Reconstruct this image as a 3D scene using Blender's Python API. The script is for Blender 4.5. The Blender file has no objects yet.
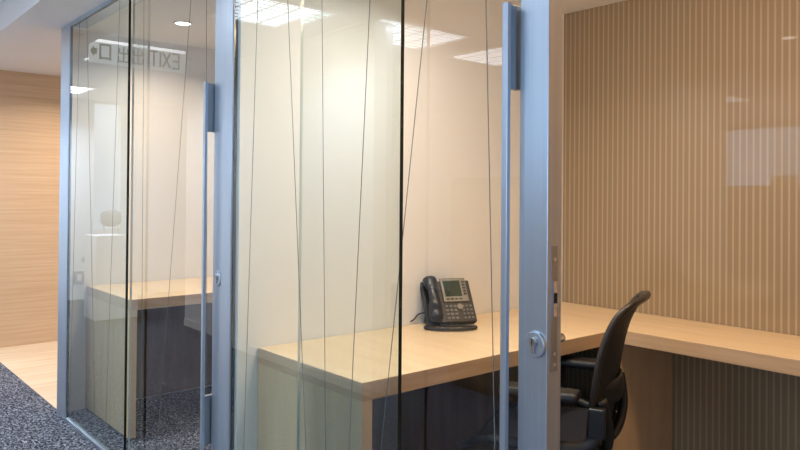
import bpy, bmesh, math, random
from mathutils import Vector, Matrix
random.seed(7)
SC = bpy.context.scene
COL = SC.collection
R = math.radians

# ------------------------------------------------------------------ camera
f, yaw, pitch, roll, cy = 706.507, R(-49.4128), R(0.49305), R(0.46778), 189.0287
fw = Vector((math.sin(yaw)*math.cos(pitch), math.cos(yaw)*math.cos(pitch), math.sin(pitch)))
r0 = Vector((math.cos(yaw), -math.sin(yaw), 0)); u0 = r0.cross(fw)
r1 = math.cos(roll)*r0 + math.sin(roll)*u0; u1 = -math.sin(roll)*r0 + math.cos(roll)*u0
cd = bpy.data.cameras.new('camera'); cam = bpy.data.objects.new('camera', cd); COL.objects.link(cam)
m = Matrix((r1, u1, -fw)).transposed().to_4x4(); m.translation = (0, 0, 1.363)
cam.matrix_world = m
cd.sensor_width = 36; cd.lens = f*36/800; cd.shift_y = (cy-225)/800; cd.clip_start = 0.05
SC.camera = cam

# ------------------------------------------------------------------ world, light, exposure
SC.view_settings.view_transform = 'Standard'; SC.view_settings.look = 'None'
SC.view_settings.gamma = 1; SC.view_settings.use_curve_mapping = False
SC.view_settings.exposure = 0.0
w = bpy.data.worlds.new('daylight'); SC.world = w; w.use_nodes = True
bg = w.node_tree.nodes['Background']; bg.inputs[0].default_value = (.62, .78, 1, 1); bg.inputs[1].default_value = 1.3

def area(name, loc, size, power, col, direction=(0, 0, -1), spread=180):
    l = bpy.data.lights.new(name, 'AREA'); l.shape = 'RECTANGLE'; l.size, l.size_y = size
    l.energy = power; l.color = col; l.spread = R(spread)
    o = bpy.data.objects.new(name, l); COL.objects.link(o); o.location = loc
    o.rotation_euler = Vector(direction).to_track_quat('-Z', 'Y').to_euler(); return o
# daylight through the long window wall of the open office
area('window_daylight', (-1.3, -4.42, 1.6), (7.6, 1.6), 105, (.50, .71, 1), (0, 1, 0))

COOL = (.72, .85, 1); WARM = (1, .80, .61)
TROFFER_W, DOWN_W = 26, 13

# ------------------------------------------------------------------ materials
def mat(name):
    m = bpy.data.materials.new(name); m.use_nodes = True
    return m, m.node_tree.nodes, m.node_tree.links, m.node_tree.nodes['Principled BSDF']
def plain(name, col, rough=.5, metal=0, spec=.5, noise=0, scale=20, bump=0, coat=0):
    m, N, L, b = mat(name)
    b.inputs['Roughness'].default_value = rough; b.inputs['Metallic'].default_value = metal
    b.inputs['Specular IOR Level'].default_value = spec; b.inputs['Coat Weight'].default_value = coat
    b.inputs['Coat Roughness'].default_value = .05
    tc = N.new('ShaderNodeTexCoord'); nz = N.new('ShaderNodeTexNoise'); nz.inputs['Scale'].default_value = scale
    L.new(tc.outputs['Object'], nz.inputs['Vector'])
    rp = N.new('ShaderNodeValToRGB')
    k = noise
    rp.color_ramp.elements[0].position = .3; rp.color_ramp.elements[1].position = .7
    rp.color_ramp.elements[0].color = (*[c*(1-k) for c in col], 1); rp.color_ramp.elements[1].color = (*[min(1, c*(1+k)) for c in col], 1)
    L.new(nz.outputs['Fac'], rp.inputs['Fac']); L.new(rp.outputs['Color'], b.inputs['Base Color'])
    if bump:
        bp = N.new('ShaderNodeBump'); bp.inputs['Strength'].default_value = bump; bp.inputs['Distance'].default_value = .002
        L.new(nz.outputs['Fac'], bp.inputs['Height']); L.new(bp.outputs['Normal'], b.inputs['Normal'])
    return m
def stretched(name, c0, c1, scale3, rough=.4, metal=0, spec=.5, detail=6, coat=0, lo=.35, hi=.65, bump=0):
    m, N, L, b = mat(name)
    b.inputs['Roughness'].default_value = rough; b.inputs['Metallic'].default_value = metal
    b.inputs['Specular IOR Level'].default_value = spec; b.inputs['Coat Weight'].default_value = coat
    b.inputs['Coat Roughness'].default_value = .08
    tc = N.new('ShaderNodeTexCoord'); mp = N.new('ShaderNodeMapping'); mp.inputs['Scale'].default_value = scale3
    nz = N.new('ShaderNodeTexNoise'); nz.inputs['Scale'].default_value = 1; nz.inputs['Detail'].default_value = detail
    rp = N.new('ShaderNodeValToRGB'); rp.color_ramp.elements[0].color = (*c0, 1); rp.color_ramp.elements[1].color = (*c1, 1)
    rp.color_ramp.elements[0].position = lo; rp.color_ramp.elements[1].position = hi
    L.new(tc.outputs['Object'], mp.inputs['Vector']); L.new(mp.outputs['Vector'], nz.inputs['Vector'])
    L.new(nz.outputs['Fac'], rp.inputs['Fac']); L.new(rp.outputs['Color'], b.inputs['Base Color'])
    if bump:
        bp = N.new('ShaderNodeBump'); bp.inputs['Strength'].default_value = bump; bp.inputs['Distance'].default_value = .003
        L.new(nz.outputs['Fac'], bp.inputs['Height']); L.new(bp.outputs['Normal'], b.inputs['Normal'])
    return m
def emit(name, col, s):
    m, N, L, b = mat(name)
    b.inputs['Base Color'].default_value = (.8, .8, .8, 1)
    b.inputs['Emission Color'].default_value = (*col, 1); b.inputs['Emission Strength'].default_value = s; return m
def glass(name, tint, r0=.08):
    """clear plate: transmits straight; the outer face mirrors by Schlick's Fresnel for both surfaces (r0 = 0: inner face)"""
    m, N, L, b = mat(name); N.remove(b); out = N['Material Output']
    g = N.new('ShaderNodeNewGeometry'); d = N.new('ShaderNodeVectorMath'); d.operation = 'DOT_PRODUCT'
    L.new(g.outputs['Incoming'], d.inputs[0]); L.new(g.outputs['Normal'], d.inputs[1])
    def mth(op, a, bb=None):
        n = N.new('ShaderNodeMath'); n.operation = op
        for i, v in enumerate((a, bb)):
            if v is None: continue
            if isinstance(v, (int, float)): n.inputs[i].default_value = v
            else: L.new(v, n.inputs[i])
        return n.outputs[0]
    x = mth('POWER', mth('SUBTRACT', 1.0, mth('ABSOLUTE', d.outputs['Value'])), 4.3)
    fr = mth('ADD', mth('MULTIPLY', x, 1-r0), r0) if r0 else 0.0
    t = N.new('ShaderNodeBsdfTransparent'); t.inputs[0].default_value = (*tint, 1)
    gl = N.new('ShaderNodeBsdfGlossy'); gl.inputs['Roughness'].default_value = 0; gl.inputs[0].default_value = (1, 1, 1, 1)
    mx = N.new('ShaderNodeMixShader')
    if r0: L.new(fr, mx.inputs[0])
    else: mx.inputs[0].default_value = 0
    L.new(t.outputs[0], mx.inputs[1]); L.new(gl.outputs[0], mx.inputs[2])
    L.new(mx.outputs[0], out.inputs['Surface']); return m

def carpet_mat():
    m, N, L, b = mat('speckled_carpet'); b.inputs['Roughness'].default_value = .95; b.inputs['Specular IOR Level'].default_value = .1
    tc = N.new('ShaderNodeTexCoord'); n1 = N.new('ShaderNodeTexNoise'); n1.inputs['Scale'].default_value = 78; n1.inputs['Detail'].default_value = 3
    n1.inputs['Distortion'].default_value = 1.2
    L.new(tc.outputs['Object'], n1.inputs['Vector'])
    rp = N.new('ShaderNodeValToRGB'); e = rp.color_ramp.elements
    e[0].position = .40; e[0].color = (.015, .017, .025, 1); e[1].position = .64; e[1].color = (.42, .43, .49, 1)
    x = e.new(.52); x.color = (.065, .07, .092, 1)
    L.new(n1.outputs['Fac'], rp.inputs['Fac']); L.new(rp.outputs['Color'], b.inputs['Base Color'])
    bp = N.new('ShaderNodeBump'); bp.inputs['Strength'].default_value = .5; bp.inputs['Distance'].default_value = .004
    L.new(n1.outputs['Fac'], bp.inputs['Height']); L.new(bp.outputs['Normal'], b.inputs['Normal']); return m
def pinstripe_mat():
    m, N, L, b = mat('pinstripe_glass'); b.inputs['Roughness'].default_value = .45
    b.inputs['Coat Weight'].default_value = .8; b.inputs['Coat Roughness'].default_value = .02
    tc = N.new('ShaderNodeTexCoord'); sx = N.new('ShaderNodeSeparateXYZ'); L.new(tc.outputs['Object'], sx.inputs[0])
    dv = N.new('ShaderNodeMath'); dv.operation = 'DIVIDE'; dv.inputs[1].default_value = .0300; L.new(sx.outputs['X'], dv.inputs[0])
    fr = N.new('ShaderNodeMath'); fr.operation = 'FRACT'; L.new(dv.outputs[0], fr.inputs[0])
    rp = N.new('ShaderNodeValToRGB'); rp.color_ramp.interpolation = 'LINEAR'; e = rp.color_ramp.elements
    dark, lite = (.29, .208, .118, 1), (.43, .325, .205, 1)
    e[0].position = 0; e[0].color = lite; e[1].position = .20; e[1].color = lite
    for p, c in ((.28, dark), (.93, dark), (1.0, lite)): y = e.new(p); y.color = c
    L.new(fr.outputs[0], rp.inputs['Fac']); L.new(rp.outputs['Color'], b.inputs['Base Color']); return m

M = dict(
    white=plain('white_paint', (.80, .79, .77), .6, noise=.01, scale=3),
    bright=plain('bright_ceiling_paint', (.90, .89, .87), .7, noise=.01, scale=3),
    ceil=plain('ceiling_paint', (.74, .74, .75), .8, noise=.01, scale=3),
    corr=plain('corridor_paint', (.80, .81, .83), .7, noise=.01, scale=3),
    carpet=carpet_mat(), pin=pinstripe_mat(),
    trav=stretched('travertine_wall', (.57, .39, .245), (.68, .50, .335), (3, 1.5, 62), .4, detail=8, lo=.3, hi=.7),
    travf=stretched('travertine_floor', (.66, .50, .34), (.78, .63, .46), (14, 1.2, 1), .3, detail=6),
    maple=stretched('maple_veneer', (.70, .50, .29), (.80, .62, .40), (1.2, 16, 22), .38, detail=5, lo=.25, hi=.75),
    maple_x=stretched('maple_veneer_vertical', (.64, .45, .26), (.74, .55, .34), (18, 18, 1.2), .42, detail=5, lo=.25, hi=.75),
    edge=stretched('maple_edge', (.50, .33, .19), (.62, .43, .26), (2, 2, 30), .45, detail=4),
    metal=stretched('brushed_metal', (.50, .57, .65), (.55, .62, .70), (120, 120, 1.0), .33, .78, detail=3),
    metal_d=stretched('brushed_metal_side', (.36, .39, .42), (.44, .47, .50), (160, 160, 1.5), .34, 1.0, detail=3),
    steel=plain('satin_steel', (.62, .62, .62), .28, 1.0, noise=.03, scale=60),
    chrome=plain('polished_chrome', (.8, .81, .83), .12, 1.0, noise=.01),
    black=plain('black_hole', (.006, .006, .006), .6),
    gfix=glass('green_tint_glass', (.90, .945, .942)), gfix_in=glass('green_tint_glass_inner', (.90, .945, .942), 0),
    gdoor=glass('clear_tint_glass', (.965, .975, .97)), gdoor_in=glass('clear_tint_glass_inner', (.965, .975, .97), 0),
    gedge=plain('glass_edge', (.004, .014, .010), .15, spec=.6, noise=.3, scale=8),
    gedge_l=plain('glass_edge_bright', (.55, .60, .57), .2, noise=.05, scale=8),
    line=plain('etched_line', (.15, .15, .145), .6, noise=.1, scale=40),
    gplastic=plain('graphite_plastic', (.014, .0145, .017), .38, noise=.08, scale=90, bump=.1),
    gplastic2=plain('graphite_handset', (.018, .020, .026), .32, noise=.05, scale=60),
    silver=plain('silver_plastic', (.20, .19, .165), .4, .3, noise=.04, scale=80),
    key=plain('key_grey', (.15, .15, .145), .5, noise=.05),
    lcd=plain('lcd_green', (.03, .042, .026), .5, spec=.15, noise=.2, scale=70),
    chair=plain('chair_black', (.008, .008, .009), .5, noise=.2, scale=60),
    mesh=stretched('chair_weave', (.004, .004, .004), (.014, .013, .012), (240, 240, 240), .6, detail=1),
    navy=stretched('chair_seat_weave', (.004, .005, .010), (.014, .016, .026), (220, 220, 220), .7, detail=1),
    bronze=plain('chair_frame', (.026, .019, .014), .4, noise=.1, scale=40),
    lamp_cool=emit('troffer_diffuser', (.82, .90, 1), 5), opal=emit('opal_glow', (1, .69, .39), 76), lamp_warm=emit('downlight_lens', (1, .93, .82), 9),
    led=emit('sign_light_strip', (.92, .96, 1), 2.6),
    signtext=plain('sign_green', (.10, .105, .035), .5),
    acrylic=emit('sign_face', (.80, .90, .92), .6),
    dark=plain('tan_paint', (.50, .36, .25), .5, noise=.1, scale=6),
    desk_shade=stretched('under_desk_shade', (.16, .10, .06), (.22, .14, .085), (18, 18, 1.2), .6, detail=4),  # dark tone standing in for the shade under the desks
    cab=plain('cabinet_beige', (.36, .25, .15), .5, noise=.02),
    carton=plain('box_beige', (.42, .30, .18), .6, noise=.05), wht=plain('counter_white', (.85, .85, .85), .4),
    grey=plain('chair_grey', (.30, .31, .33), .6, noise=.1), switch=plain('switch_ivory', (.55, .50, .45), .4),
)

# ------------------------------------------------------------------ builders
def bm_new(): return bmesh.new()
def box(bm, x0, x1, y0, y1, z0, z1, mi=0, rot=None, piv=None, bev=0):
    mtx = Matrix.Translation(((x0+x1)/2, (y0+y1)/2, (z0+z1)/2)) @ Matrix.Diagonal((abs(x1-x0), abs(y1-y0), abs(z1-z0), 1))
    g = bmesh.ops.create_cube(bm, size=1, matrix=mtx); vs = g['verts']
    if bev:
        es = list({e for v in vs for e in v.link_edges})
        res = bmesh.ops.bevel(bm, geom=es, offset=bev, segments=3, profile=.6, affect='EDGES')
        vs = list({v for fc in res['faces'] for v in fc.verts} | {v for v in vs if v.is_valid})
    if rot is not None:
        bmesh.ops.transform(bm, matrix=Matrix.Translation(piv) @ rot @ Matrix.Translation(-Vector(piv)), verts=vs)
    if mi:
        for fc in {fc for v in vs for fc in v.link_faces}: fc.material_index = mi
    return vs
def cyl(bm, p0, p1, r0_, r1_=None, seg=24, cap=True):
    p0, p1 = Vector(p0), Vector(p1); d = p1-p0
    mtx = Matrix.Translation((p0+p1)/2) @ d.to_track_quat('Z', 'Y').to_matrix().to_4x4()
    return bmesh.ops.create_cone(bm, cap_ends=cap, segments=seg, radius1=r0_, radius2=r0_ if r1_ is None else r1_, depth=d.length, matrix=mtx)['verts']
def spline(pts, n=8):
    P = [Vector(p) for p in pts]; out = []
    for i in range(len(P)-1):
        a, b, c, d = P[max(i-1, 0)], P[i], P[i+1], P[min(i+2, len(P)-1)]
        for k in range(n):
            t = k/n
            out.append(.5*((2*b) + (c-a)*t + (2*a-5*b+4*c-d)*t*t + (3*b-a-3*c+d)*t**3))
    return out+[P[-1]]
def tube(bm, pts, rad, seg=10, closed=False, flat=None, up=(0, 0, 1)):
    """sweep an (optionally flattened) circle; rad may be a list; flat = (a, b) half axes"""
    n = len(pts); rings = []; prev = None
    for i, p in enumerate(pts):
        a = pts[(i-1) % n] if (closed or i) else p; b = pts[(i+1) % n] if (closed or i < n-1) else p
        t = (Vector(b)-Vector(a)).normalized()
        if prev is None:
            s = t.cross(Vector(up)); s = s if s.length > .01 else t.cross(Vector((1, 0, 0)))
        else: s = prev-t*prev.dot(t)
        s.normalize(); prev = s; q = t.cross(s)
        ra, rb = (flat if flat else (1, 1)); k = rad[i] if isinstance(rad, (list, tuple)) else rad
        rings.append([bm.verts.new(Vector(p)+s*math.cos(2*math.pi*j/seg)*k*ra+q*math.sin(2*math.pi*j/seg)*k*rb) for j in range(seg)])
    for i in range(n if closed else n-1):
        A, B = rings[i], rings[(i+1) % n]
        for j in range(seg): bm.faces.new((A[j], A[(j+1) % seg], B[(j+1) % seg], B[j]))
    if not closed:
        bm.faces.new(rings[0][::-1]); bm.faces.new(rings[-1])
def obj(name, bm, mats, parent=None, smooth=False, bevel=0, label=None):
    bmesh.ops.recalc_face_normals(bm, faces=bm.faces[:])
    me = bpy.data.meshes.new(name); bm.to_mesh(me); bm.free()
    for mm in (mats if isinstance(mats, (list, tuple)) else [mats]): me.materials.append(mm)
    if smooth:
        for p in me.polygons: p.use_smooth = True
    o = bpy.data.objects.new(name, me); COL.objects.link(o)
    if parent is not None: o.parent = parent
    if bevel:
        b = o.modifiers.new('bevel', 'BEVEL'); b.width = bevel; b.segments = 2; b.limit_method = 'ANGLE'
    if label: o['label'] = label
    return o
def thing(name, label, cat, loc=(0, 0, 0), rz=0, group=None):
    o = bpy.data.objects.new(name, None); COL.objects.link(o); o.location = loc; o.rotation_euler = (0, 0, rz)
    o.empty_display_size = .1
    o['label'] = label; o['category'] = cat
    if group: o['group'] = group
    return o
def tag(o, label, cat, group=None):
    o['label'] = label; o['category'] = cat
    if group: o['group'] = group
    return o
def struct(name, boxes, mt, label):
    bm = bm_new()
    for b in boxes: box(bm, *b)
    o = obj(name, bm, mt); o['kind'] = 'structure'; o['label'] = label; o['category'] = name.split('_')[0]; return o

# ------------------------------------------------------------------ levels and plan  (x along the glass front, y into the offices)
G = 1.267; ZC = 2.385; ZU = 2.555; BW = 3.27; XL, XR = -9.5, 3.0; YS = -4.5
WL = -4.676; WM = -2.412; WR = -.14; TX = -6.967

# ------------------------------------------------------------------ shell
struct('floor', [(XL, XR, YS, G, -.1, 0), (-4.76, XR, G, BW+.12, -.1, 0)], M['carpet'], 'dark blue grey speckled carpet')
struct('floor_lobby', [(TX-.1, -4.76, G, 5.0, -.1, 0)], M['travf'], 'pale tan stone floor beside the carpet')
struct('ceiling_corridor', [(XL, XR, YS, .983, ZU, ZU+.1)], M['ceil'], 'upper ceiling of the open office')
struct('ceiling_soffit', [(-4.77, XR, .983, G, ZC, ZU+.1), (XL, -4.77, .983, 1.10, ZC, ZU+.1)], M['ceil'], 'lower grey ceiling along the glass front')
struct('ceiling_lobby', [(XL, -4.77, 1.10, 5.1, 2.43, ZU+.1)], M['ceil'], 'ceiling over the stone lobby')
struct('ceiling_office', [(-4.77, XR, G, BW+.12, ZC, ZC+.2)], M['bright'], 'white ceiling of the glass fronted offices')
struct('wall_travertine', [(TX-.12, TX, 1.1, 5.1, 0, 2.43)], M['trav'], 'tan wall with horizontal stone grain')
struct('wall_lobby', [(TX-.12, -4.66, 5.0, 5.12, 0, 2.43)], M['white'], 'white wall closing the lobby')
struct('wall_corridor', [(XL, TX-.12, 1.1, 1.22, 0, 2.43)], M['corr'], 'white corridor wall past the lobby')
struct('wall_office', [(WL-.09, WL, 1.27, BW, 0, ZC), (WL-.09, WL, BW, 5.0, 0, 2.43)], M['white'], 'white side wall of the farther office')
struct('wall_partition', [(WM-.09, WM, 1.27, BW, 0, ZC)], M['white'], 'white wall between the two glass offices')
struct('wall_back', [(WL, XR, BW, BW+.12, 0, ZC)], M['pin'], 'tan wall with vertical pinstripes')
struct('wall_side', [(WR, WR+.09, 1.27, BW, 0, ZC)], M['dark'], 'tan wall on the near side of the office')
# open office side (seen only as reflections)
struct('wall_pier', [(-7.0, -3.74, -.62, -.46, 0, ZU)], M['corr'], 'white pier opposite the glass front')
struct('baseboard_pier', [(-7.0, -3.74, -.46, -.45, 0, .07)], M['wht'], 'white skirting of the pier')
struct('wall_end', [(XL-.1, XL, YS, -.76, 0, ZU), (XL-.1, XL, -.42, 1.22, 0, ZU), (XL-.1, XL, -.76, -.42, 0, .9), (XL-.1, XL, -.76, -.42, 2.52, ZU)], M['corr'], 'wall at the far end of the corridor')
struct('wall_near', [(XR, XR+.1, YS, BW+.12, 0, ZU)], M['corr'], 'wall at the near end of the corridor')
wins = [(-5.0+i*1.55, -5.0+i*1.55+1.40) for i in range(5)]
bs = [(XL, XR, YS-.12, YS, 0, .75), (XL, XR, YS-.12, YS, 2.42, ZU)]
prev = XL
for a, b in wins: bs.append((prev, a, YS-.12, YS, .75, 2.42)); prev = b
bs.append((prev, XR, YS-.12, YS, .75, 2.42))
struct('wall_windows', bs, M['corr'], 'window wall of the open office')

# ------------------------------------------------------------------ posts and tracks of the glass front
def post(x0, x1, y0, y1, label):
    t = thing('metal_post', label, 'post', ((x0+x1)/2, (y0+y1)/2, 0))
    hw, hd = (x1-x0)/2, (y1-y0)/2
    bm = bm_new(); box(bm, -hw, hw, -hd, hd, 0, ZC-.002); obj('post_cladding', bm, M['metal'], t, bevel=.003)
    bm = bm_new(); box(bm, hw, hw+.004, -hd+.003, hd-.001, 0, ZC-.002); obj('glazing_channel', bm, M['metal_d'], t)
post(-4.716, -4.535, 1.25, 1.268, 'brushed metal post at the far left end of the glass front, beside the stone lobby')
post(-2.515, -2.436, 1.25, 1.268, 'brushed metal post between the two offices, at the end of the white wall')
post(-.30, -.15, 1.25, 1.268, 'brushed metal post closing the open doorway of the near office')
struct('trim_floor', [(-4.52, -2.52, 1.245, 1.275, 0, .012), (-2.42, -.30, 1.245, 1.275, 0, .012)], M['metal'], 'thin metal floor channel holding the glass')
struct('trim_head', [(-4.52, -2.52, 1.25, 1.345, ZC-.02, ZC-.001), (-2.42, -.30, 1.25, 1.345, ZC-.02, ZC-.001)], M['metal'], 'metal head track above the glass')

# ------------------------------------------------------------------ glass
def pane_mesh(x0, x1, y0, y1, z0, z1):
    bm = bm_new(); box(bm, x0, x1, y0, y1, z0, z1)
    for fc in bm.faces:
        n = fc.normal
        fc.material_index = 0 if n.y < -.5 else 3 if n.y > .5 else 1
        if n.x < -.5: fc.material_index = 2
    return bm
def lines_mesh(L, y, wdt=.0026, th=.0008):
    bm = bm_new()
    for x0, z0, x1, z1 in L:
        # extend to full height
        s = (x1-x0)/(z1-z0); za, zb = .013, ZC-.022
        a, b = x0+s*(za-z0), x0+s*(zb-z0); h = wdt/2
        v = [bm.verts.new(p) for p in ((a-h, y, za), (a+h, y, za), (b+h, y, zb), (b-h, y, zb), (a-h, y-th, za), (a+h, y-th, za), (b+h, y-th, zb), (b-h, y-th, zb))]
        for q in ((0, 1, 2, 3), (7, 6, 5, 4), (0, 4, 5, 1), (1, 5, 6, 2), (2, 6, 7, 3), (3, 7, 4, 0)): bm.faces.new([v[i] for i in q])
    return bm
def fixed(x0, x1, L, label):
    t = thing('fixed_glass_panel', label, 'glass panel', ((x0+x1)/2, 1.261, .012)); ox = (x0+x1)/2
    gp = obj('glass_pane', pane_mesh(x0-ox, x1-ox, -.0062, .0062, 0, ZC-.034), [M['gfix'], M['gedge'], M['gedge'], M['gfix_in']], t)
    for a, b, c, d in L: obj('etched_line', lines_mesh([(a-ox, b-.012, c-ox, d-.012)], -.0063), M['line'], gp)
fixed(-4.530, -3.556, [(-4.358, 2.374, -4.461, .07), (-4.229, 2.407, -3.982, -.033), (-3.682, 2.352, -3.829, .009)],
      'fixed greenish glass panel of the farther office, with three thin slanting lines')
fixed(-2.431, -1.466, [(-2.258, 2.061, -2.328, .427), (-2.054, 2.019, -1.917, .542), (-1.604, 1.927, -1.687, .606)],
      'fixed greenish glass panel of the near office, partly covering the open sliding door')
def door(xs, L, label):
    """xs: right edge of the stile"""
    t = thing('sliding_glass_door', label, 'door', (xs, 1.315, .015))
    xg = -1.065
    gp = obj('glass_pane', pane_mesh(xg, -.075, -.0055, .0055, 0, ZC-.04), [M['gdoor'], M['gedge'], M['gedge_l'], M['gdoor_in']], t)
    for a, b, c, d in L: obj('etched_line', lines_mesh([(a-xs, b-.015, c-xs, d-.015)], -.0056), M['line'], gp)
    bm = bm_new(); box(bm, -.083, 0, -.025, .027, 0, ZC-.04); st = obj('stile', bm, M['metal'], t, bevel=.002)
    # pull bar on two stand-off blocks
    bm = bm_new(); box(bm, -.107, -.089, -.062, -.050, .25, 1.80); h = obj('pull_handle', bm, M['metal'], t, bevel=.0015)
    for z0 in (1.598, .335):
        bm = bm_new(); box(bm, -.106, -.0893, -.050, -.0060, z0, z0+.197); obj('standoff_block', bm, M['metal_d'], h, bevel=.001)
    # lock rose, cylinder
    zl = 1.010
    bm = bm_new(); cyl(bm, (-.031, -.025, zl), (-.031, -.033, zl), .031, .029, 40)
    lk = obj('lock_rose', bm, M['metal'], t, bevel=.0015)
    bm = bm_new(); cyl(bm, (-.031, -.033, zl+.007), (-.031, -.040, zl+.007), .0095, seg=24); box(bm, -.0365, -.0255, -.0395, -.033, zl-.019, zl+.004, bev=.002)
    cl = obj('lock_cylinder', bm, M['steel'], lk, bevel=.001)
    bm = bm_new(); box(bm, -.0322, -.0298, -.0405, -.0385, zl+.000, zl+.013); obj('keyhole', bm, M['black'], cl)
    # edge plate with bolt slot
    bm = bm_new(); box(bm, -.0005, .0016, -.012, .012, .95, 1.235, bev=.0004); pl = obj('lock_face_plate', bm, M['metal_d'], t)
    bm = bm_new(); box(bm, .001, .0035, -.005, .007, 1.075, 1.155); obj('bolt_slot', bm, M['chrome'], pl)
    bm = bm_new(); box(bm, .002, .0041, -.0045, .0065, 1.105, 1.128); obj('slot_opening', bm, M['black'], pl)
    for z in (.965, .99, 1.205):
        bm = bm_new(); cyl(bm, (.001, 0, z), (.0022, 0, z), .0045, seg=14); obj('screw', bm, M['chrome'], pl)
    bm = bm_new(); cyl(bm, (-.034, .027, 1.012), (-.034, .06, 1.012), .006, seg=16); cyl(bm, (-.034, .055, 1.012), (-.034, .078, 1.012), .0105, seg=20)
    obj('inner_turn_knob', bm, M['chrome'], t, bevel=.002)
    return t
door(-.993, [(-1.93, 2.002, -1.886, .54), (-1.421, 1.898, -1.604, .618), (-1.203, 1.853, -1.163, .741)],
     'open sliding glass door of the near office, metal stile with lock cylinder and long pull bar')
door(-2.585, [(-2.946, 2.21, -3.27, .154), (-2.792, 2.179, -2.743, .301), (-3.498, 2.324, -3.47, .099)],
     'closed sliding glass door of the farther office, its pull bar beside the metal post')

# ------------------------------------------------------------------ desks
def desk(xw, xn, yn, xe, label):
    """main top from wall xw to front edge xn, starting at yn; return along the back wall out to xe"""
    zt, th = .775, .060; yb = BW-.003; yr = 2.78
    t = thing('l_shaped_desk', label, 'desk', (xn, yn, 0))
    def T(x, y): return (x-xn, y-yn)
    bm = bm_new()
    pts = [(xw, yn), (xn, yn), (xn, yr), (xe, yr), (xe, yb), (xw, yb)]
    lo = [bm.verts.new((*T(*p), zt-th)) for p in pts]; hi = [bm.verts.new((*T(*p), zt)) for p in pts]
    bm.faces.new(hi); bm.faces.new(lo[::-1])
    for i in range(6): fc = bm.faces.new((lo[i], lo[(i+1) % 6], hi[(i+1) % 6], hi[i])); fc.material_index = 1
    obj('desktop', bm, [M['maple'], M['edge']], t, bevel=.002)
    bm = bm_new(); a = T(xw, yn); b = T(xn, yn+.042); box(bm, a[0], b[0]-.001, a[1]+.001, b[1], .012, zt-th); obj('end_panel', bm, M['maple_x'], t, bevel=.001)
    bm = bm_new(); a = T(xw, yn+.043); b = T(xw+.018, yb); box(bm, a[0], b[0], a[1], b[1], .012, zt-th-.001); obj('added_shade_panel', bm, M['desk_shade'], t)  # dark sheet added along the wall to deepen the shade under the top
    bm = bm_new(); a = T(xn-.028, yr-.10); b = T(xn-.001, yb); box(bm, a[0], b[0], a[1], b[1], .012, zt-th); obj('support_panel', bm, M['maple_x'], t, bevel=.001)
    return t
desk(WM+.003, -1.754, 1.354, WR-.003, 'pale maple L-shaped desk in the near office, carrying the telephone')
desk(WL+.003, -3.915, 1.405, WM-.10, 'pale maple desk of the farther office, behind the closed glass door')

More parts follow.
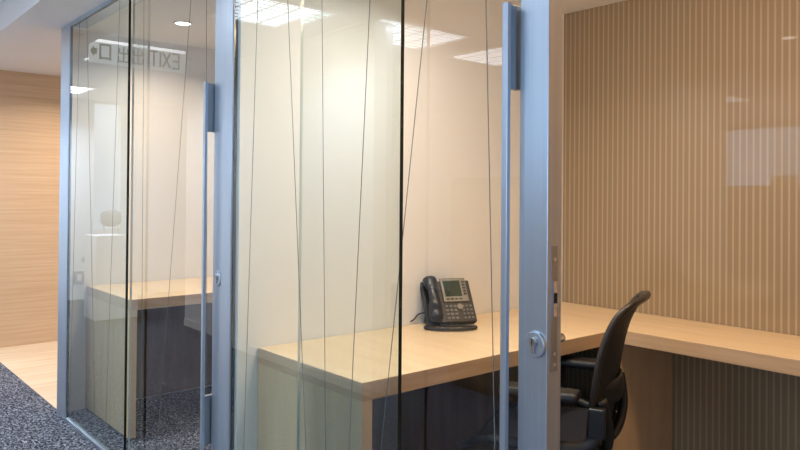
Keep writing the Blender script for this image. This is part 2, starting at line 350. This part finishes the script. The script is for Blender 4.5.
# ------------------------------------------------------------------ telephone
def phone():
    t = thing('desk_telephone', 'dark grey office desk telephone with screen and corded handset, on the near desk', 'telephone', (-2.262, 2.268, .775), R(68))
    tilt = R(58)                                            # plate leans back
    def P(x, s, n=0):                                      # along plate: s up the slope, n out of the face
        return Vector((x, s*math.cos(tilt)-n*math.sin(tilt), s*math.sin(tilt)+n*math.cos(tilt)+.0165))
    Rt = Matrix.Rotation(tilt, 4, 'X')
    def slab(bm, x0, x1, s0, s1, n0, n1, bev=0):
        vs = box(bm, x0, x1, s0, s1, n0, n1, bev=bev)
        bmesh.ops.transform(bm, matrix=Matrix.Translation((0, 0, .0165)) @ Rt, verts=vs)
    bm = bm_new(); slab(bm, -.125, .115, 0, .205, -.028, 0, .006)
    body = obj('body', bm, M['gplastic'], t, smooth=False)
    bm = bm_new()                                          # wedge foot behind
    v = [bm.verts.new(p) for p in ((-.10, .012, .0005), (.105, .012, .0005), (.105, .125, .0005), (-.10, .125, .0005), (-.10, .03, .03), (.105, .03, .03), (.105, .10, .125), (-.10, .10, .125))]
    for q in ((3, 2, 1, 0), (4, 5, 6, 7), (0, 1, 5, 4), (1, 2, 6, 5), (2, 3, 7, 6), (3, 0, 4, 7)): bm.faces.new([v[i] for i in q])
    obj('foot_stand', bm, M['gplastic'], t, bevel=.003)
    bm = bm_new(); slab(bm, -.032, .093, .096, .214, 0, .009, .004); bz = obj('screen_bezel', bm, M['silver'], t)
    bm = bm_new(); slab(bm, -.020, .062, .122, .200, .009, .0102, 0); obj('screen', bm, M['lcd'], bz)
    for k in range(4): bm = bm_new(); slab(bm, -.018+k*.021, -.004+k*.021, .106, .113, .009, .0115, .001); obj('soft_key', bm, M['gplastic2'], bz)
    for k in range(5): bm = bm_new(); slab(bm, .072, .086, .128+k*.015, .137+k*.015, .009, .0115, .001); obj('soft_key', bm, M['gplastic2'], bz)
    for j in range(4):
        for i in range(3): bm = bm_new(); slab(bm, -.030+i*.021, -.016+i*.021, .014+j*.019, .025+j*.019, 0, .004, .0015); obj('dial_key', bm, M['key'], body)
        for i in range(3): bm = bm_new(); slab(bm, .052+i*.019, .063+i*.019, .014+j*.019, .023+j*.019, 0, .004, .0015); obj('function_key', bm, M['key'], body)
    bm = bm_new(); c = P(.042, .072, .002); n = (Rt @ Vector((0, 0, 1))); cyl(bm, c, c+n*.006, .014, seg=24); obj('navigation_button', bm, M['silver'], t, bevel=.001)
    # handset down the left side
    bm = bm_new(); xh = -.092
    prof = [(.004, .020, 1.0), (.018, .030, 1.15), (.045, .032, 1.05), (.085, .044, .82), (.125, .046, .80), (.160, .040, 1.0), (.182, .036, 1.15), (.203, .028, 1.05)]
    tube(bm, spline([P(xh, s, nn) for s, nn, _ in prof], 5), [.029*v for v in [p[2] for p in prof for _ in range(5)][:len(prof)*5-5+1]], 16, flat=(1.0, .72))
    hs = obj('handset', bm, M['gplastic2'], t, smooth=True)
    bm = bm_new(); slab(bm, -.110, -.060, .010, .055, 0, .022, .008); obj('handset_cradle', bm, M['gplastic'], body)
    bm = bm_new(); slab(bm, -.110, -.060, .160, .2, 0, .022, .008); obj('handset_cradle', bm, M['gplastic'], body)
    # coiled cord: a loop lying on the desk in front
    path = spline([(-.095, -.010, .020), (-.135, -.020, .010), (-.16, -.055, .0095), (-.12, -.105, .0095), (-.04, -.135, .0095), (.035, -.125, .0095), (.06, -.09, .0095), (.01, -.06, .0095), (-.055, -.04, .0095), (-.075, -.015, .010)], 80)
    bm = bm_new(); dense = []
    for i, p in enumerate(path):
        a = i*1.08; tt = (path[min(i+1, len(path)-1)]-path[max(i-1, 0)]).normalized(); s = tt.cross(Vector((0, 0, 1))).normalized()
        dense.append(p+s*math.cos(a)*.0038+Vector((0, 0, 1))*math.sin(a)*.0038)
    tube(bm, dense, .0038, 6); obj('coiled_cord', bm, M['gplastic'], t, smooth=True)
    bm = bm_new(); tube(bm, spline([(-.06, .09, .05), (-.13, .10, .045), (-.17, .085, .018), (-.20, .11, .004)], 8), .0032, 6); obj('line_cable', bm, M['gplastic'], t, smooth=True)
phone()

# ------------------------------------------------------------------ office chair (local +y is forward)
def chair():
    t = thing('office_chair', 'black mesh-backed office chair with armrests, pulled up at the near desk', 'chair', (-1.70, 2.225, 0), R(114))
    prof = [(-.215, .48, .17), (-.23, .58, .215), (-.245, .69, .235), (-.262, .80, .235), (-.285, .89, .225), (-.315, .955, .205), (-.352, .995, .17)]
    C = spline([(p[2], p[0], p[1]) for p in prof], 6)      # x = half width
    def S(i, tq):                                          # tq in -1..1
        c = C[i]; return Vector((c.x*tq, c.y+.035*tq*tq, c.z-.012*tq*tq))
    n = len(C); bm = bm_new(); W = 12; grid = []
    for sgn in (0, -.008):
        g = [[bm.verts.new(S(i, -1+2*j/W)+Vector((0, sgn, 0))) for j in range(W+1)] for i in range(n)]
        for i in range(n-1):
            for j in range(W): bm.faces.new((g[i][j], g[i][j+1], g[i+1][j+1], g[i+1][j]))
        grid.append(g)
    obj('back_mesh', bm, M['mesh'], t, smooth=True)
    ring = [S(i, -1) for i in range(n)]+[S(n-1, -1+2*j/W)+Vector((0, -.004*(1-abs(-1+2*j/W)), .006*(1-(-1+2*j/W)**2))) for j in range(1, W)]+[S(i, 1) for i in range(n-1, -1, -1)]+[S(0, 1-2*j/W) for j in range(1, W)]
    bm = bm_new(); tube(bm, ring, .0125, 10, closed=True, flat=(1, 1.25)); obj('back_frame', bm, M['bronze'], t, smooth=True)
    bm = bm_new()                                          # lumbar pad and spine behind the mesh
    tube(bm, spline([(-.17, -.22, .66), (-.1, -.250, .66), (0, -.262, .66), (.1, -.250, .66), (.17, -.22, .66)], 6), .045, 12, flat=(.3, 1)); obj('lumbar_pad', bm, M['chair'], t, smooth=True)
    for sx in (-1, 1):
        bm = bm_new(); tube(bm, spline([(sx*.05, -.12, .40), (sx*.11, -.22, .44), (sx*.18, -.25, .54), (sx*.215, -.232, .66)], 8), .021, 10, flat=(1, .8)); obj('back_support', bm, M['chair'], t, smooth=True)
    # seat
    bm = bm_new(); Wn, Dn = 14, 16; tops = []
    for dz in (0, -.035):
        g = []
        for i in range(Dn+1):
            y = -.21+.48*i/Dn; k = i/Dn; row = []
            hw = .245*(1-.10*abs(2*k-1)**3)
            for j in range(Wn+1):
                a = -1+2*j/Wn; z = .48+.02*a*a-.012*math.sin(k*math.pi)-(.055*max(0, (k-.72)/.28)**2)
                row.append(bm.verts.new((hw*a, y, z+dz*(1-.6*abs(a)**4))))
            g.append(row)
        for i in range(Dn):
            for j in range(Wn): bm.faces.new((g[i][j], g[i][j+1], g[i+1][j+1], g[i+1][j]))
        tops.append(g)
    for i in range(Dn):
        for j in (0, Wn): bm.faces.new((tops[0][i][j], tops[0][i+1][j], tops[1][i+1][j], tops[1][i][j]))
    for j in range(Wn):
        for i in (0, Dn): bm.faces.new((tops[0][i][j], tops[0][i][j+1], tops[1][i][j+1], tops[1][i][j]))
    obj('seat', bm, M['navy'], t, smooth=True)
    def sp(k, a):
        y = -.21+.48*k; hw = .245*(1-.10*abs(2*k-1)**3)
        return Vector((hw*a, y, .465+.02*a*a-.012*math.sin(k*math.pi)-(.055*max(0, (k-.72)/.28)**2)))
    loop = [sp(i/10, -1) for i in range(11)]+[sp(1, -1+2*j/10) for j in range(1, 10)]+[sp(1-i/10, 1) for i in range(11)]+[sp(0, 1-2*j/10) for j in range(1, 10)]
    bm = bm_new(); tube(bm, loop, .016, 10, closed=True); obj('seat_frame', bm, M['chair'], t, smooth=True)
    # arms
    for sx in (-1, 1):
        x = sx*.255
        bm = bm_new(); box(bm, x-.045, x+.045, -.165, .115, .655, .690, bev=.016); ap = obj('armrest_pad', bm, M['chair'], t, smooth=True)
        bm = bm_new(); tube(bm, spline([(x, .02, .66), (x*1.05, .035, .60), (x*1.06, -.01, .535), (x*1.03, -.10, .495), (x*.97, -.19, .505), (x*.93, -.225, .56)], 8), .024, 12, flat=(.75, 1)); ar = obj('armrest_arm', bm, M['chair'], t, smooth=True)
        bm = bm_new(); box(bm, x*.95-.018, x*.95+.018, -.25, -.195, .535, .64, bev=.008); obj('arm_clamp', bm, M['gplastic'], ar)
    # mechanism, column, base
    bm = bm_new(); box(bm, -.09, .09, -.14, .12, .345, .415, bev=.02); obj('tilt_mechanism', bm, M['chair'], t)
    bm = bm_new(); cyl(bm, (0, 0, .20), (0, 0, .36), .022); cyl(bm, (0, 0, .09), (0, 0, .24), .032); obj('gas_column', bm, M['chair'], t)
    for k in range(5):
        a = 2*math.pi*k/5+.3; d = Vector((math.cos(a), math.sin(a), 0))
        bm = bm_new(); tube(bm, spline([d*.02+Vector((0, 0, .115)), d*.12+Vector((0, 0, .115)), d*.30+Vector((0, 0, .078))], 5), [.03-.0013*i for i in range(11)], 10, flat=(.8, 1)); lg = obj('leg', bm, M['chair'], t, smooth=True)
        s = d.cross(Vector((0, 0, 1))); c = d*.305+Vector((0, 0, .0285)); bm = bm_new()
        for q in (-1, 1): cyl(bm, c+s*q*.010, c+s*q*.026, .028, seg=20)
        cyl(bm, c-s*.012, c+s*.012, .010, seg=12); cyl(bm, c, c+Vector((0, 0, .055)), .008, seg=12)
        obj('caster', bm, M['gplastic'], lg)
chair()

# ------------------------------------------------------------------ ceiling lamps
def downlight(x, y, z, label, power=DOWN_W, group='recessed downlights', spread=150, colour=WARM):
    t = thing('recessed_downlight', label, 'downlight', (x, y, z), 0, group)
    bm = bm_new(); seg = 32
    rings = [[bm.verts.new((r_*math.cos(2*math.pi*j/seg), r_*math.sin(2*math.pi*j/seg), zz)) for j in range(seg)] for r_, zz in ((.058, -.0005), (.056, -.006), (.045, -.006), (.043, -.0005))]
    for i in range(4):
        A, B = rings[i], rings[(i+1) % 4]
        for j in range(seg): bm.faces.new((A[j], A[(j+1) % seg], B[(j+1) % seg], B[j]))
    obj('trim_ring', bm, M['wht'], t, smooth=True)
    bm = bm_new(); cyl(bm, (0, 0, -.0008), (0, 0, -.003), .042, seg=32); obj('lens', bm, M['lamp_warm'], t)
    l = bpy.data.lights.new('downlight_lamp', 'AREA'); l.shape = 'DISK'; l.size = .085; l.energy = power; l.color = colour; l.spread = R(spread)
    o = bpy.data.objects.new('downlight_lamp', l); COL.objects.link(o); o.parent = t; o.location = (0, 0, -.012)
downlight(-4.065, 1.757, ZC, 'round recessed downlight seen in the ceiling of the farther office')
downlight(-1.80, 1.757, ZC, 'round recessed downlight above the telephone end of the near desk', colour=(1, .90, .80))
def dome(x, y, z, label):
    t = thing('ceiling_dome_light', label, 'ceiling light', (x, y, z)); rr = .15
    prof = [(0, -.095)]+[(rr*math.sin(a), -.015-.08*math.cos(a)) for a in [math.pi/2*k/8 for k in range(1, 9)]]
    bm = bm_new(); seg = 32; tip = bm.verts.new((0, 0, -.095)); rings = [[bm.verts.new((r_*math.cos(2*math.pi*k/seg), r_*math.sin(2*math.pi*k/seg), zz)) for k in range(seg)] for r_, zz in prof[1:]]
    for k in range(seg): bm.faces.new((tip, rings[0][k], rings[0][(k+1) % seg]))
    for a, b in zip(rings, rings[1:]):
        for k in range(seg): bm.faces.new((a[k], a[(k+1) % seg], b[(k+1) % seg], b[k]))
    bm.faces.new(rings[-1]); obj('opal_shade', bm, M['opal'], t, smooth=True)
    bm = bm_new(); cyl(bm, (0, 0, -.016), (0, 0, -.0005), .158, seg=40); obj('base_ring', bm, M['wht'], t, bevel=.002)
dome(-.95, 2.15, ZC, 'warm opal dome light on the ceiling of the near office')
downlight(-3.3, 2.5, ZC, 'round recessed downlight deep in the farther office', DOWN_W*.6)
downlight(-6.1, 1.9, 2.43, 'round recessed downlight over the stone floor, nearer the carpet', DOWN_W*1.5)
downlight(-6.1, 3.4, 2.43, 'round recessed downlight over the stone floor, nearer the back of the lobby', DOWN_W*1.1)

def troffer(x, y, label, k=1, h=.32, hy=.32):
    t = thing('ceiling_light_panel', label, 'ceiling light', (x, y, ZU), 0, 'square ceiling light panels of the open office')
    bm = bm_new()
    for a in ((-h, h, -hy, -hy+.025), (-h, h, hy-.025, hy), (-h, -h+.025, -hy+.025, hy-.025), (h-.025, h, -hy+.025, hy-.025)): box(bm, *a, -.018, -.0005)
    obj('frame', bm, M['wht'], t)
    bm = bm_new()
    for i in range(-3, 4):
        box(bm, i*.08-.004, i*.08+.004, -hy+.025, hy-.025, -.0095, -.0068)
        if abs(i) < 2: box(bm, -h+.025, h-.025, i*.16-.006, i*.16+.006, -.0095, -.0068)
    obj('louvre', bm, M['wht'], t)
    bm = bm_new(); box(bm, -h+.026, h-.026, -hy+.026, hy-.026, -.007, -.001); obj('diffuser', bm, M['lamp_cool'], t)
    l = bpy.data.lights.new('panel_lamp', 'AREA'); l.shape = 'SQUARE'; l.size = .55; l.spread = R(150); l.energy = TROFFER_W*k; l.color = COOL
    o = bpy.data.objects.new('panel_lamp', l); COL.objects.link(o); o.parent = t; o.location = (0, 0, -.03)
for x, y, lab in [(-8.6, .24, 'at the far end of the corridor, mirrored beside the far post'), (-6.27, .29, 'behind the hanging EXIT sign'),
                  (-4.06, .24, 'opposite the farther office, beside the soffit'), (-3.95, -.82, 'just past the end of the white pier'),
                  (-4.0, -1.9, 'above the far side of the beige cabinet'), (-1.7, .24, 'opposite the near office, beside the soffit'),
                  (-1.7, -.83, 'opposite the near office, before the beige cabinet'), (-1.7, -1.9, 'behind the beige cabinet'),
                  (-1.7, -2.97, 'nearest the long windows')]:
    troffer(x, y, 'square cool ceiling light panel ' + lab, .3 if x > -2 else 2.2 if x < -8 else 1, .32, .385 if (x, y) == (-3.95, -.82) else .32)

# ------------------------------------------------------------------ hanging exit sign (seen as a reflection in the glass)
def sign():
    t = thing('exit_sign', 'clear hanging EXIT sign with green lettering and arrow, mirrored in the glass front', 'sign', (-5.43, .565, 2.34))
    bm = bm_new(); box(bm, -.005, .005, -.315, .315, -.016, .142); pn = obj('sign_panel', bm, M['acrylic'], t)
    bm = bm_new(); box(bm, -.010, .010, -.315, .315, .142, .160); obj('light_strip', bm, M['led'], t)
    for y in (-.22, .22): bm = bm_new(); cyl(bm, (0, y, .16), (0, y, ZU-2.34), .006, seg=12); obj('hanger_rod', bm, M['steel'], t)
    X0, X1 = .0052, .0062; Y = .565
    def glyph():
        nonlocal bm
        obj('letter', bm, M['signtext'], pn); bm = bm_new()
    bm = bm_new()
    def bar(y0, z0, y1, z1, w_=.014):
        d = Vector((0, y1-y0, z1-z0)); nn = Vector((0, -d.z, d.y)).normalized()*w_/2; v = []
        for x in (X0, X1):
            for p in (Vector((x, y0, z0))+nn, Vector((x, y0, z0))-nn, Vector((x, y1, z1))-nn, Vector((x, y1, z1))+nn): v.append(bm.verts.new(p))
        for q in ((0, 1, 2, 3), (7, 6, 5, 4), (0, 4, 5, 1), (1, 5, 6, 2), (2, 6, 7, 3), (3, 7, 4, 0)): bm.faces.new([v[i] for i in q])
    b0, b1, bm_ = .012, .128, .07
    a, b = .305-Y, .362-Y
    bar(a, b0, a, b1); bar(a, b0, b, b0); bar(a, bm_, b-.008, bm_); bar(a, b1, b, b1); glyph()
    a, b = .375-Y, .435-Y; bar(a, b0, b, b1); bar(a, b1, b, b0); glyph()
    bar(.455-Y, b0, .455-Y, b1); glyph()
    a, b = .475-Y, .538-Y; bar(a, b1, b, b1); bar((a+b)/2, b0, (a+b)/2, b1); glyph()
    a, b, c = .592-Y, .668-Y, .63-Y                         # out
    bar(c, b0, c, b1, .011); bar(a+.006, .078, b-.006, .078, .010); bar(a+.006, .078, a+.006, .115, .010); bar(b-.006, .078, b-.006, .115, .010)
    bar(a, b0+.003, b, b0+.003, .010); bar(a, b0, a, .055, .010); bar(b, b0, b, .055, .010); glyph()
    a, b = .728-Y, .80-Y                                    # mouth
    bar(a, b0, a, b1); bar(b, b0, b, b1); bar(a, b1-.005, b, b1-.005); bar(a, b0+.012, b, b0+.012)
    glyph(); a, b = .825-Y, .872-Y
    ol = [(a, .048), (a+.022, .048), (a+.022, .03), (b, .07), (a+.022, .11), (a+.022, .092), (a, .092)]
    lo = [bm.verts.new((X0, y, z)) for y, z in ol]; hi = [bm.verts.new((X1, y, z)) for y, z in ol]
    bm.faces.new(lo[::-1]); bm.faces.new(hi)
    for i in range(7): bm.faces.new((lo[i], lo[(i+1) % 7], hi[(i+1) % 7], hi[i]))
    obj('arrow', bm, M['signtext'], pn)
sign()

# ------------------------------------------------------------------ things mirrored in the glass from the open office
def cabinet():
    t = thing('storage_cabinet', 'tall beige storage cabinet of the open office, mirrored in the near glass door', 'cabinet', (-2.6, -1.18, 0))
    bm = bm_new(); box(bm, -1.05, 1.05, -.22, .18, .0, 1.49); obj('body', bm, M['cab'], t, bevel=.003)
    for i in range(3):
        bm = bm_new(); box(bm, -1.04+i*.70, -.37+i*.70, .181, .20, .05, 1.46); d = obj('door', bm, M['cab'], t, bevel=.002)
        bm = bm_new(); box(bm, -.42+i*.70, -.405+i*.70, .20, .215, .7, .9); obj('handle', bm, M['steel'], d)
    tag_ = None
cabinet()
bm = bm_new(); box(bm, -.10, .10, -.08, .08, 0, .10, bev=.004)
o = obj('storage_box', bm, M['carton']); o.location = (-2.95, -1.2, 1.4905); tag(o, 'small brown box standing on the beige storage cabinet', 'box')
bm = bm_new(); box(bm, -.2, .2, -.17, .17, 0, .90, bev=.004)
o = obj('low_counter', bm, M['wht']); o.location = (-8.0, -.10, 0); tag(o, 'white low counter before the far corridor window, mirrored in the glass', 'counter')
def visitor_chair():
    t = thing('visitor_chair', 'grey round-backed chair behind the white counter, mirrored in the glass', 'chair', (-8.6, -.30, 0), R(-60))
    bm = bm_new(); box(bm, -.23, .23, -.22, .22, .56, .62, bev=.025); obj('seat', bm, M['grey'], t)
    bm = bm_new(); tube(bm, spline([(-.12, -.19, 1.06), (-.07, -.2, 1.06), (0, -.21, 1.06), (.07, -.2, 1.06), (.12, -.19, 1.06)], 4), [.04, .065, .08, .09, .098, .104, .108, .11, .11, .11, .108, .104, .098, .09, .08, .065, .04], 14, flat=(.2, 1)); obj('backrest', bm, M['grey'], t, smooth=True)
    for sx in (-1, 1):
        for sy in (-1, 1):
            bm = bm_new(); cyl(bm, (sx*.19, sy*.18, 0), (sx*.19, sy*.18, .57), .013, seg=12); obj('leg', bm, M['steel'], t)
        bm = bm_new(); cyl(bm, (sx*.08, -.19, .60), (sx*.08, -.195, .99), .012, seg=12); obj('back_post', bm, M['steel'], t)
visitor_chair()

# ------------------------------------------------------------------ wall switch in the farther office
t = thing('wall_switch', 'small ivory switch plate on the white wall of the farther office', 'switch', (WL, 1.36, .83))
bm = bm_new(); box(bm, .0002, .008, -.03, .03, -.04, .04, bev=.002); obj('plate', bm, M['switch'], t)
bm = bm_new(); box(bm, .008, .011, -.012, .012, -.02, .02, bev=.001); obj('rocker', bm, M['wht'], t)
